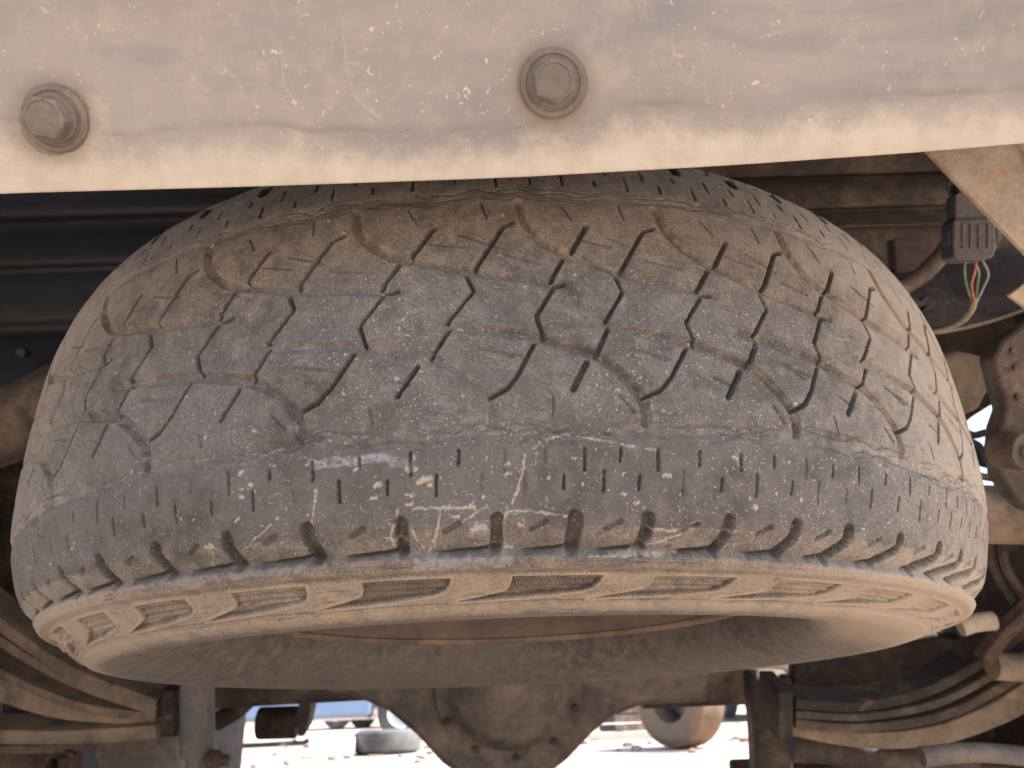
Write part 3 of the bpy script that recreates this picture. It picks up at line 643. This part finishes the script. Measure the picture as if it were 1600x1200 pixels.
# bracket at the upper right
br = empty('bumper_bracket', tuple(W(1560, 300, .45)), 'rust-speckled pale steel bracket with a diagonal edge under the right of the bumper', 'bracket')
bm = bmesh.new(); slab(bm, P_([(1440, 226), (1579, 205), (1640, 262), (1760, 400), (1760, 565), (1600, 392), (1530, 320)], .43), Fv, .004); bm_obj('plate', bm, M_BRKT, br, False, .0008)
bm = bmesh.new(); slab(bm, [W(1579, 208, .4285), W(1760, 180, .40), W(1760, 395, .40), W(1640, 262, .4285), W(1600, 236, .4285)], Fv, .004); bm_obj('flange', bm, M_BRKT, br, False, .0008)
bm = bmesh.new(); slab(bm, P_([(1577, 461), (1605, 440), (1700, 400), (1700, 540), (1605, 482)], .52), Fv, .004); one('bracket_tab', bm, M_BRKT, 'pointed pale corner of steel sticking in from the right edge below the connector', 'bracket', .0006, smooth=False)

# shield and pipework on the right
bm = bmesh.new(); top = [(1395, 415), (1500, 395), (1640, 380), (1760, 370)]; bo = [(1760, 425), (1600, 488), (1560, 503), (1520, 514), (1485, 521), (1452, 526), (1395, 528)]
slab(bm, [W(x, y, .98) for x, y in top]+[W(x, y, .90) for x, y in bo], Fv, .004); one('heat_shield', bm, M_DARKFRAME, 'dark curved sheet metal shield behind the cable at right', 'shield', .001, smooth=False)
bm = bmesh.new(); tube(bm, [(1455, 520.5), (1485, 516.5), (1520, 509.5), (1560, 498.5), (1600, 484), (1700, 446)], .898, .0022, n=8); one('shield_edge_trim', bm, M_TAN, 'thin pale edge along the bottom of the dark shield', 'trim')
bm = bmesh.new(); tube(bm, [(1405, 452), (1432, 436), (1447, 424), (1470, 400), (1492, 372)], .88, .010, n=14); one('brake_pipe', bm, M_FRAME, 'short dusty bent pipe left of the connector', 'pipe')
bm = bmesh.new(); slab(bm, P_([(1395, 372), (1452, 372), (1470, 392), (1462, 410), (1430, 432), (1400, 430)], .97), Fv, .02); one('rusty_lug', bm, M_RUST, 'orange-rusty steel lug just right of the tyre shoulder', 'lug', .003)
bm = bmesh.new(); slab(bm, P_([(1425, 462), (1438, 470), (1446, 462), (1462, 470), (1458, 482), (1440, 486), (1448, 478), (1430, 480)], .89), Fv, .01); one('small_clip', bm, M_DARKFRAME, 'small dark clip on the shield beside the tyre', 'clip', .001)

# connector with its wires
def connector():
    mp, nt, bs = newmat('grey_plastic'); n = N(nt); f = n.noise(300, 5, .7)
    nt.links.new(n.mix(n.ramp(n.math('ADD', f, n.math('MULTIPLY', specks(n, 500, .25, .3, .002, 600), .5)), .4, .9), (.075, .066, .068), (.21, .17, .14)), bs.inputs['Base Color']); bs.inputs['Roughness'].default_value = .6
    def wmat(nm, c):
        m, nt, bs = newmat(nm); n = N(nt); nt.links.new(n.mix(n.ramp(n.noise(200, 4), .4, .8), c, (.40, .32, .24)), bs.inputs['Base Color']); bs.inputs['Roughness'].default_value = .5; return m
    d = .66; F_ = Vector(Fv)
    root = empty('wiring_connector', tuple(W(1523, 375, d)), 'grey plastic plug connector with red and green wires hanging below the bracket', 'connector')
    def pr(outline, dd, th, bev=.001): bm = bmesh.new(); slab(bm, P_(outline, dd), F_, th); return bm
    hs = bm_obj('housing', pr([(1489, 347), (1493, 343), (1546, 343), (1556, 349), (1557, 388), (1552, 402), (1536, 407), (1500, 407), (1490, 402)], d, .020), mp, root, True, .0015)
    for x in (1504, 1516, 1529, 1543): bm = pr([(x, 349), (x+3.2, 349), (x+3.2, 388), (x, 388)], d-.0012, .002); bm_obj('rib', bm, mp, hs, False, .0003)
    bm_obj('latch', pr([(1482, 359), (1489.5, 355), (1489.5, 384), (1483, 382)], d+.004, .010), mp, hs, True, .0008)
    bm_obj('latch', pr([(1557, 352), (1566, 350), (1566, 372), (1557, 384)], d+.004, .010), mp, hs, True, .0008)
    bm_obj('plug', pr([(1493, 304), (1500, 300), (1540, 302), (1544, 306), (1546, 342), (1493, 342)], d+.003, .015), mp, root, True, .001)
    bm = bmesh.new(); slab(bm, P_([(1492, 341), (1547, 339), (1547, 344.5), (1492, 345.5)], d+.001), F_, .018); bm_obj('seal', bm, M_BLACK, root, False)
    bm = bmesh.new(); tube(bm, [(1500, 302), (1492, 288), (1483, 283), (1481, 292), (1484, 304), (1493, 318)], d+.01, .0012, n=8); bm_obj('clip_loop', bm, M_BLACK, root)
    bm = bmesh.new(); slab(bm, P_([(1496, 286), (1532, 292), (1534, 302), (1497, 301)], d+.006), F_, .012); bm_obj('socket', bm, M_BLACK, root, True, .001)
    G = wmat('green_wire', (.10, .22, .13)); Rr_ = wmat('red_wire', (.52, .07, .06)); T = wmat('teal_wire', (.18, .24, .22)); C_ = wmat('dusty_cable_sheath', (.26, .20, .13))
    for pts, m_, o in (([(1509, 405), (1507, 422), (1510, 445), (1519, 471)], G, 0), ([(1526, 405), (1523, 425), (1518, 445), (1522, 471)], Rr_, -.003), ([(1519, 405), (1529, 424), (1527, 445), (1524, 471)], G, .003), ([(1534, 405), (1544, 428), (1537, 448), (1526, 471)], T, 0)):
        bm = bmesh.new(); tube(bm, pts, d+.008+o, .0011, n=10); bm_obj('wire', bm, m_, root)
    bm = bmesh.new(); sweep(bm, catmull([W(1522.5, 466, d+.008), W(1519, 482, d+.012), W(1506, 499, d+.03), W(1485, 510, d+.07), W(1455, 516, d+.12), W(1410, 520, d+.16)], 8), .0034, n=12, scale=lambda t: .75+.35*t)
    bm_obj('cable_sheath', bm, C_, root)
connector()

bm = bmesh.new(); slab(bm, P_([(1330, 400), (1800, 380), (1800, 632), (1576, 634), (1556, 628), (1518, 652), (1500, 668), (1330, 680)], 1.42), Fv, .02); one('dark_backing', bm, M_DARKFRAME, 'added dark stand-in for a frame rail, covering bright sky below the curved shield at right', 'frame rail', smooth=False)  # added dark sheet, hides bright sky below the shield
bm = bmesh.new(); slab(bm, P_([(1240, 1030), (1800, 960), (1800, 1320), (1240, 1320)], 1.52), Fv, .02); one('dark_backing_low', bm, M_DARKFRAME, 'dark brown panel added far behind the lower right leaf spring to cover bright background', 'panel', smooth=False)  # added dark sheet, hides bright background behind the spring
# frame parts on the right flank
bm = bmesh.new(); slab(bm, P_([(1462, 560), (1500, 548), (1552, 560), (1556, 590), (1530, 640), (1500, 652), (1480, 640)], 1.0), Fv, .03); one('spring_pad', bm, M_TAN, 'tan dust-coated steel pad between the tyre and the rusty hanger', 'bracket', .006)
hg = empty('spring_hanger', tuple(W(1590, 650, .86)), 'brown dusty spring hanger with a round bushing at the right edge', 'spring hanger')
bm = bmesh.new(); slab(bm, P_([(1700, 470), (1600, 508), (1568, 532), (1552, 560), (1562, 600), (1574, 640), (1564, 668), (1560, 705), (1566, 745), (1585, 778), (1610, 800), (1700, 830)], .86), Fv, .03); bm_obj('hanger_plate', bm, M_FRAME, hg, True, .004)
bm = bmesh.new(); ax = Vector(-Fv+.3*R2).normalized(); lathe(bm, [(.0, .012), (.006, .012), (.008, .009), (.013, .009), (.016, .012), (.020, .012), (.022, .008), (.022, -.02)], W(1588, 704, .85), ax, n=32); bm_obj('bushing', bm, M_FRAME, hg)
for x, y in ((1586, 575), (1590, 620), (1582, 548)):
    bm = bmesh.new(); lathe(bm, [(0, .003), (.003, .003), (.0036, 0), (.0036, -.004)], W(x, y, .859), -Fv, n=12); bm_obj('rivet', bm, M_FRAME, hg)
bm = bmesh.new(); tube(bm, [(1440, 795), (1530, 803), (1700, 806)], 1.08, .042, n=32); one('shock_tube', bm, M_TAN, 'thick tan dusty tube running out of frame at right, level with the lower tread', 'tube')
bm = bmesh.new(); tube(bm, [(1500, 735), (1560, 748), (1640, 742)], 1.15, .006, n=10); one('brake_line', bm, M_TAN, 'thin pale line crossing under the bright gap at right', 'brake line')
bm = bmesh.new(); tube(bm, [(1505, 672), (1522, 680), (1545, 676), (1560, 690), (1575, 690)], 1.2, .006, n=10); tube(bm, [(1510, 690), (1528, 700), (1536, 722), (1560, 716)], 1.2, .009, n=10); one('hose_bundle', bm, M_BLACK, 'black hoses silhouetted in the bright gap at right', 'hose')
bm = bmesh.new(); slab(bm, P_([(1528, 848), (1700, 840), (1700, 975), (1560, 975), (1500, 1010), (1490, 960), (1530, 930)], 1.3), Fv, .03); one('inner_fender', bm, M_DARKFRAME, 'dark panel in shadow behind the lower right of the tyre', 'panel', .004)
for k, (x0, x1) in enumerate(((1546, 1590), (1566, 1612))):
    bm = bmesh.new(); tube(bm, [(x0, 845), (x0+8, 890), (x1, 950), (x1+20, 1000)], 1.22-.03*k, .007, n=10)
    o = one('handbrake_cable', bm, M_FRAME, ('left' if k == 0 else 'right')+' of two thin dusty cables dropping behind the lower right of the tyre', 'cable', group='cables at lower right')

# leaf springs: each a stack of leaves held by a clamp
M_LEAF = metal_material('dusty_spring_steel', (.09, .066, .05), (.13, .095, .07), dustc=(.29, .208, .145), dust=.42, rust=.25, rough=.85)
def leaf_pack(name, label, leaves, clamp, mat, d, cd):
    c0 = W(clamp[0], (clamp[1]+clamp[2])/2, cd); root = empty(name, tuple(c0), label, 'leaf spring', 'leaf springs')
    for pts, hw, mt in leaves:
        k_ = hw > .02; bm = bmesh.new(); path = catmull([W(x, y, d+dz) for x, y, dz in pts], 6); sweep(bm, path, .030, hw, up=Vector(U2), box=True, scale=(lambda t: 1-.62*(t if clamp[0] < 800 else 1-t)) if k_ else None); bm_obj('leaf', bm, mt, root, True, .0015)
    bm = bmesh.new(); x, y0, y1 = clamp; slab(bm, P_([(x-12, y0), (x+12, y0), (x+12, y1), (x-12, y1)], cd-.045), Fv, .09); bm_obj('clamp', bm, M_DARKFRAME, root, True, .003)
    return root
leaf_pack('leaf_spring', 'rusty leaf spring fanning out at the lower left under the tyre',
    [([(-140, 850, 0), (-60, 905, 0), (0, 952, 0), (64, 1000, 0), (145, 1048, 0), (258, 1089, 0)], .0085, M_LEAF),
     ([(-140, 905, .02), (-60, 945, .015), (0, 978, .01), (66, 1021, .005), (150, 1063, 0), (258, 1099, 0)], .0070, M_LEAF),
     ([(-140, 965, .0), (-60, 998, .0), (0, 1030, .0), (80, 1070, 0), (160, 1096, 0), (258, 1109, 0)], .0062, M_LEAF),
     ([(-140, 1030, .0), (-60, 1050, .0), (0, 1066, .0), (90, 1098, 0), (170, 1112, 0), (258, 1118, 0)], .0230, M_TAN),
     ([(-140, 1138, 0), (0, 1138, 0), (120, 1139, 0), (258, 1131, 0)], .0105, M_TAN),
     ([(-100, 1160, 0), (40, 1158, 0), (160, 1154, 0), (258, 1144, 0)], .006, M_LEAF)], (262, 1080, 1152), M_FRAME, 1.16, 1.16)
leaf_pack('leaf_spring', 'rusty leaf spring curving up to the lower right corner beyond the tyre',
    [([(1232, 1088, 0), (1330, 1092, 0), (1430, 1070, 0), (1520, 1022, 0), (1640, 935, 0)], .008, M_DARKFRAME),
     ([(1232, 1104, 0), (1330, 1108, 0), (1440, 1090, 0), (1530, 1046, 0), (1660, 960, 0)], .006, M_FRAME),
     ([(1232, 1118, 0), (1330, 1125, 0), (1450, 1108, 0), (1540, 1066, 0), (1660, 985, 0)], .007, M_FRAME),
     ([(1232, 1136, 0), (1340, 1150, 0), (1450, 1142, 0), (1540, 1108, 0), (1600, 1070, 0), (1700, 1000, 0)], .024, M_TAN)], (1228, 1082, 1160), M_FRAME, 1.18, 1.18)
# shock absorber, U-bolt plate
sh = empty('shock_absorber', tuple(W(308, 1120, 1.12)), 'grey dusty shock absorber standing upright below the left of the tyre', 'shock absorber')
bm = bmesh.new(); sweep(bm, P_([(308, 1010), (309, 1176)], 1.12), .0245, n=32); bm_obj('body_tube', bm, M_SHOCK, sh)
bm = bmesh.new(); sweep(bm, P_([(308, 1176), (308, 1300)], 1.12), .0165, n=24); bm_obj('lower_eye_stem', bm, M_SHOCK, sh)
bm = bmesh.new(); lathe(bm, [(0, .0), (.010, .0), (.014, .004), (.014, .016), (.008, .02), (.008, .03), (0, .03)], W(325, 1188, 1.10), Vector(R2), n=20); bm_obj('mount_bolt', bm, M_RUST, sh)
bm = bmesh.new(); slab(bm, P_([(140, 1157), (280, 1150), (284, 1260), (175, 1260), (145, 1185)], 1.24), Fv, .06); one('spring_plate', bm, M_SHOCK, 'grey steel plate beneath the clamp of the left leaf spring', 'plate', .005)
bm = bmesh.new(); lathe(bm, [(0, .0), (.012, .0), (.015, .003), (.015, .02), (.010, .022), (.010, .05)], W(112, 1186, 1.10), (Vector(-Fv)+Vector(U2)*.3).normalized(), n=6); one('u_bolt_nut', bm, M_RUST, 'rusty hexagonal nut in the bottom left corner', 'nut')
bm = bmesh.new(); slab(bm, P_([(-80, 1168), (70, 1160), (110, 1180), (95, 1280), (-80, 1280)], 1.22), Fv, .05); one('lower_link', bm, M_RUST, 'reddish brown rusty link at the bottom left edge', 'link', .008)
bm = bmesh.new(); tube(bm, [(338, 1128), (365, 1112), (388, 1092), (400, 1070)], 1.5, .018, n=16); one('panhard_rod', bm, M_FRAME, 'short rusty diagonal rod right of the shock absorber', 'rod')
bs_ = empty('rubber_bushing', tuple(W(434, 1128, 1.5)), 'black rubber bushing in a rusty bracket below the tyre', 'bushing')
bm = bmesh.new(); sweep(bm, P_([(404, 1130), (465, 1128)], 1.5), .030, n=28); bm_obj('rubber', bm, M_DARKFRAME, bs_, True, .004)
bm = bmesh.new(); slab(bm, P_([(466, 1070), (484, 1070), (484, 1112), (476, 1150), (466, 1152)], 1.47), Fv, .06); bm_obj('bracket_plate', bm, M_FRAME, bs_, True, .002)

# rear axle
axr = empty('rear_axle', tuple(W(795, 1075, 1.42)), 'dusty rear axle with round differential housing below the middle of the tyre', 'axle')
bm = bmesh.new(); sweep(bm, P_([(1000, 1068), (1700, 1040)], 1.42), .044, n=32); bm_obj('axle_tube', bm, M_FRAME, axr)
bm = bmesh.new(); sweep(bm, P_([(600, 1066), (20, 1098)], 1.42), .030, n=32); bm_obj('axle_tube', bm, M_FRAME, axr)
out = [(1110, 1030), (1110, 1104), (1040, 1104), (1000, 1108), (958, 1124), (925, 1152), (888, 1192), (840, 1228), (790, 1240), (735, 1228), (690, 1198), (648, 1152), (605, 1116), (560, 1096), (505, 1084), (505, 1040), (700, 940), (900, 940)]
bm = bmesh.new(); slab(bm, P_(out, 1.37), Fv, .11); bm_obj('banjo_housing', bm, M_DIFF, axr, True, .016)
dax = Vector(-Fv*.94-U2*.15).normalized()
bm = bmesh.new(); lathe(bm, [(0, .060), (.03, .058), (.065, .048), (.092, .030), (.108, .010), (.114, .006), (.132, .006), (.136, .0), (.136, -.03)], W(795, 1082, 1.36), dax, n=64); bm_obj('differential_cover', bm, M_DIFF, axr)
for i in range(10):
    a = i*math.pi/5+.2; s_ = Vector(R2); t_ = s_.cross(dax); bm = bmesh.new(); lathe(bm, [(0, .007), (.0065, .007), (.0075, .005), (.0075, -.003)], W(795, 1082, 1.36)+dax*.006+(s_*math.cos(a)+t_*math.sin(a))*.123, dax, n=6); bm_obj('cover_bolt', bm, M_FRAME, axr)
# uprights at lower right
bm = bmesh.new(); slab(bm, P_([(1172, 1060), (1240, 1060), (1242, 1260), (1185, 1260), (1180, 1160)], 1.30), Fv, .05); one('damper_bracket', bm, M_FRAME, 'brown upright bracket between the background gap and the right leaf spring', 'bracket', .008)
bm = bmesh.new(); tube(bm, [(1236, 1168), (1300, 1172), (1400, 1188), (1520, 1190)], 1.22, .022, n=20); one('lower_rod', bm, M_FRAME, 'brown rod under the right leaf spring', 'rod')
bm = bmesh.new(); tube(bm, [(1440, 1182), (1540, 1176), (1720, 1196)], 1.05, .013, n=20); one('exhaust_pipe', bm, M_SHOCK, 'pale grey pipe leaving the frame at the lower right corner', 'pipe')
bm = bmesh.new(); slab(bm, P_([(1150, 1205), (1500, 1192), (1700, 1206), (1700, 1300), (1150, 1300)], 1.4), Fv, .05); one('axle_bracket', bm, M_RUST, 'rusty brown plate along the bottom right edge', 'plate', .006)
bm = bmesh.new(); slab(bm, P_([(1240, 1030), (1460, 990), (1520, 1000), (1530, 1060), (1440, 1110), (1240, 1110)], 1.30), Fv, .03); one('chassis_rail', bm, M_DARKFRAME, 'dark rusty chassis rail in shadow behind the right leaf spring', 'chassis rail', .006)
bm = bmesh.new(); tube(bm, [(1700, 880), (1620, 940), (1570, 985), (1535, 1030)], 1.08, .014, n=4); one('stay_bar', bm, M_RUST, 'rusty diagonal stay bar at the lower right edge', 'bar', .002)
bm = bmesh.new(); tube(bm, [(1500, 980), (1524, 973), (1552, 970)], 1.06, .013, n=18); one('pipe_end', bm, M_BRKT, 'pale short pipe end between the tyre and the rusty stay bar', 'pipe')
bm = bmesh.new(); tube(bm, [(1550, 1040), (1620, 1044), (1700, 1040)], 1.10, .020, n=18); one('torsion_bar', bm, M_TAN, 'tan bar reaching in from the right edge above the right leaf spring', 'bar')
bm = bmesh.new(); tube(bm, [(-140, 700), (-20, 680), (60, 640), (160, 590)], 1.02, .048, n=28); one('cross_tube', bm, M_FRAME, 'thick brown tube at the left edge below the dark panel', 'tube')
bm = bmesh.new(); slab(bm, P_([(-200, 720), (120, 700), (120, 1000), (-200, 1000)], 1.5), Fv, .04); one('shadow_panel', bm, M_DARKFRAME, 'dark panel closing the black gap at the left edge beside the tyre', 'panel', .004)  # dark sheet added over the black gap at left

# ------------------------------------------------------------------ the yard beyond
SL = math.tan(math.radians(2.0))
bpy.data.objects['ground'].rotation_euler = (math.radians(2.0), 0, 0); bpy.data.objects['ground'].location = (0, -.7, 0)
def gz(y): return (y+.7)*SL
def paint(name, c, rough=.3):
    m, nt, bs = newmat(name); n = N(nt); nt.links.new(n.mix(n.ramp(n.noise(3, 5), .3, .8), c, tuple(.7*q+.1 for q in c)), bs.inputs['Base Color']); bs.inputs['Roughness'].default_value = rough; bs.inputs['Coat Weight'].default_value = .5; return m
M_GLASS = paint('car_glass', (.05, .07, .09), .08); M_TYRE = paint('parked_tyre', (.035, .034, .034), .8); M_TYRET = metal_material('tan_dusty_rubber', (.085, .055, .038), (.13, .085, .058), dustc=(.20, .135, .088), dust=.7, rough=.9, sc=.2)
M_ALU = paint('car_wheel_silver', (.5, .5, .5), .35)
def car(x, y, rz, colr, label, name='parked_car'):
    root = empty(name, (x, y, gz(y)), label, 'car', 'cars parked beyond the truck'); root.rotation_euler = (0, 0, rz)
    def part(nm, bm, mt, par=None, bev=0, smooth=True):
        o = bm_obj(nm, bm, mt, None, smooth, bev); o.parent = par or root; return o
    def prism(poly, w0, w1, top=None):
        bm = bmesh.new(); a = [bm.verts.new((px, -w0, pz)) for px, pz in poly]; b = [bm.verts.new((px, w0, pz)) for px, pz in poly]
        if top:
            for v in a+b:
                if v.co.z > top: v.co.y *= w1/w0
        bm.faces.new(a); bm.faces.new(b[::-1]); m = len(poly)
        for j in range(m): bm.faces.new((a[j], b[j], b[(j+1) % m], a[(j+1) % m]))
        return bm
    body = part('body', prism([(-2.1, .35), (-1.75, .30), (-1.72, .55), (-1.5, .70), (-1.2, .70), (-.95, .55), (-.92, .28), (.92, .28), (.95, .55), (1.2, .70), (1.5, .70), (1.72, .55), (1.75, .30), (2.1, .35), (2.15, .62), (2.05, .80), (1.1, .95), (-1.7, .98), (-2.12, .85)], .85, .8), colr, bev=.05)
    part('roof', prism([(1.1, .94), (.35, 1.38), (-.2, 1.46), (-1.2, 1.42), (-1.9, .96)], .80, .62, 1.2), colr, bev=.04)
    for s in (-1, 1):
        for poly in ([(.92, 1.0), (.30, 1.34), (-.30, 1.38), (-.30, 1.0)], [(-.38, 1.0), (-.38, 1.38), (-1.15, 1.36), (-1.6, 1.02)]):
            bm = bmesh.new(); slab(bm, [Vector((px, s*(.80-.18*(pz-.94)/.48+.008), pz)) for px, pz in poly], (0, -s, 0), .02); part('window', bm, M_GLASS, smooth=False)
        for wx in (-1.33, 1.33):
            bm = bmesh.new(); lathe(bm, [(.19, -.10), (.29, -.10), (.32, -.07), (.32, .07), (.29, .10), (.19, .10), (.19, -.10)], (wx, s*.76, .32), (0, 1, 0), n=32); w = part('wheel', bm, M_TYRE)
            bm = bmesh.new(); lathe(bm, [(0, .06*s), (.06, .07*s), (.10, .05*s), (.19, .085*s), (.195, -.05*s)], (wx, s*.76, .32), (0, 1, 0), n=32); part('rim', bm, M_ALU, w)
        bm = bmesh.new(); slab(bm, [Vector((2.11, s*y_, z_)) for y_, z_ in ((.45, .62), (.78, .66), (.78, .78), (.5, .76))], (1, 0, 0), .03); part('headlight', bm, M_ALU, smooth=False)
    bm = bmesh.new(); slab(bm, [Vector(p) for p in ((1.06, -.72, .99), (1.06, .72, .99), (.40, .58, 1.37), (.40, -.58, 1.37))], (.5, 0, .86), .012); part('windscreen', bm, M_GLASS, smooth=False)
def at(px, d):
    p = W(px, 1140, d); return p.x, p.y
x, y = at(480, 10.5); car(x, y, math.radians(6), paint('pale_blue_paint', (.14, .22, .36)), 'pale blue car parked beyond the axle, seen through the left gap')
x, y = at(1010, 17); car(x, y, math.radians(70), paint('white_paint', (.75, .75, .74)), 'white car parked far off, seen through the right gap')
x, y = at(1165, 13); car(x, y, math.radians(95), paint('slate_blue_paint', (.12, .15, .24)), 'slate blue car end-on beside the tan tyre in the right gap')
x, y = at(640, 16); car(x, y, math.radians(-10), paint('deep_blue_paint', (.06, .16, .35)), 'deep blue car parked behind the pale blue one')
# a large dusty tyre standing in the yard
x, y = at(1066, 6.6); tt_ = empty('standing_tyre', (x, y, gz(y)), 'large tan dusty tyre standing upright on the pale ground in the right gap', 'tyre')
bm = bmesh.new(); axd = Vector((-.80, -.60, 0)).normalized()
lathe(bm, [(.20, -.14), (.33, -.17), (.39, -.14), (.40, -.07), (.40, .07), (.39, .14), (.33, .17), (.20, .14), (.20, -.14)], (0, 0, 0), axd, n=56); o = bm_obj('casing', bm, M_TYRET, None); o.parent = tt_; o.location = (0, 0, .4)
bm = bmesh.new(); lathe(bm, [(0, -.05), (.15, -.06), (.18, -.09), (.205, -.135), (.205, .12)], (0, 0, 0), axd, n=40); o = bm_obj('hub', bm, M_FRAME, None); o.parent = tt_; o.location = (0, 0, .4)
mwood = paint('bleached_board', (.62, .56, .48), .8)
for k, (px, d, L, w_, lab) in enumerate(((965, 8.2, .95, .10, 'nearer bleached board lying on the ground in the right gap'), (945, 10.6, 1.2, .10, 'farther bleached board lying on the ground in the right gap'))):
    x, y = at(px, d); bm = bmesh.new(); box(bm, (-L/2, -w_/2, .0), (L/2, w_/2, .07)); o = one('board', bm, mwood, lab, 'board', .006, 'boards lying in the yard', False); o.location = (x, y, gz(y)+.005)

x, y = at(985, 9.6); cr = empty('crate', (x, y, gz(y)), 'brown wooden crate under a teal cover on the pale ground in the right gap', 'crate'); cr.rotation_euler = (0, 0, .3)
for k in range(4):
    bm = bmesh.new(); box(bm, (-.32, -.25, .02+k*.10), (.32, .25, .10+k*.10)); o = bm_obj('board', bm, M_FRAME, None, False, .006); o.parent = cr
bm = bmesh.new(); box(bm, (-.34, -.27, .405), (.34, .27, .50)); o = bm_obj('cover', bm, paint('teal_tarpaulin', (.05, .30, .34), .6), None, True, .03); o.parent = cr
x, y = at(520, 7.4); bm = bmesh.new(); box(bm, (-.22, -.12, 0), (.22, .12, .17)); o = one('kerb_stone', bm, mwood, 'short pale concrete block on the ground in the left gap', 'block', .012); o.location = (x, y, gz(y)); o.rotation_euler = (0, 0, .2)
x, y = at(606, 7.6); tr = empty('lying_tyre', (x, y, gz(y)), 'dark tyre lying flat on the ground left of the differential', 'tyre')
bm = bmesh.new(); lathe(bm, [(.19, .02), (.28, .0), (.33, .03), (.345, .11), (.33, .19), (.28, .22), (.19, .20), (.19, .02)], (0, 0, 0), (0, 0, 1), n=48); o = bm_obj('casing', bm, M_TYRE, None); o.parent = tr
rs = random.Random(3)
mst = paint('yard_stone', (.28, .20, .16), .9)
bm = bmesh.new()
for i in range(140):
    x, y = at(rs.uniform(300, 1250), rs.uniform(6, 12)); R_ = rs.uniform(.015, .06); c = Vector((x, y, gz(y)+R_*.3))
    g_ = bmesh.ops.create_icosphere(bm, subdivisions=1, radius=R_)
    for v in g_['verts']: v.co = Vector((v.co.x*rs.uniform(.8, 1.2), v.co.y, v.co.z*.6))+c
tag(bm_obj('loose_gravel', bm, mst, None), 'loose brown gravel scattered on the pale ground beyond the axle', 'gravel', kind='stuff')
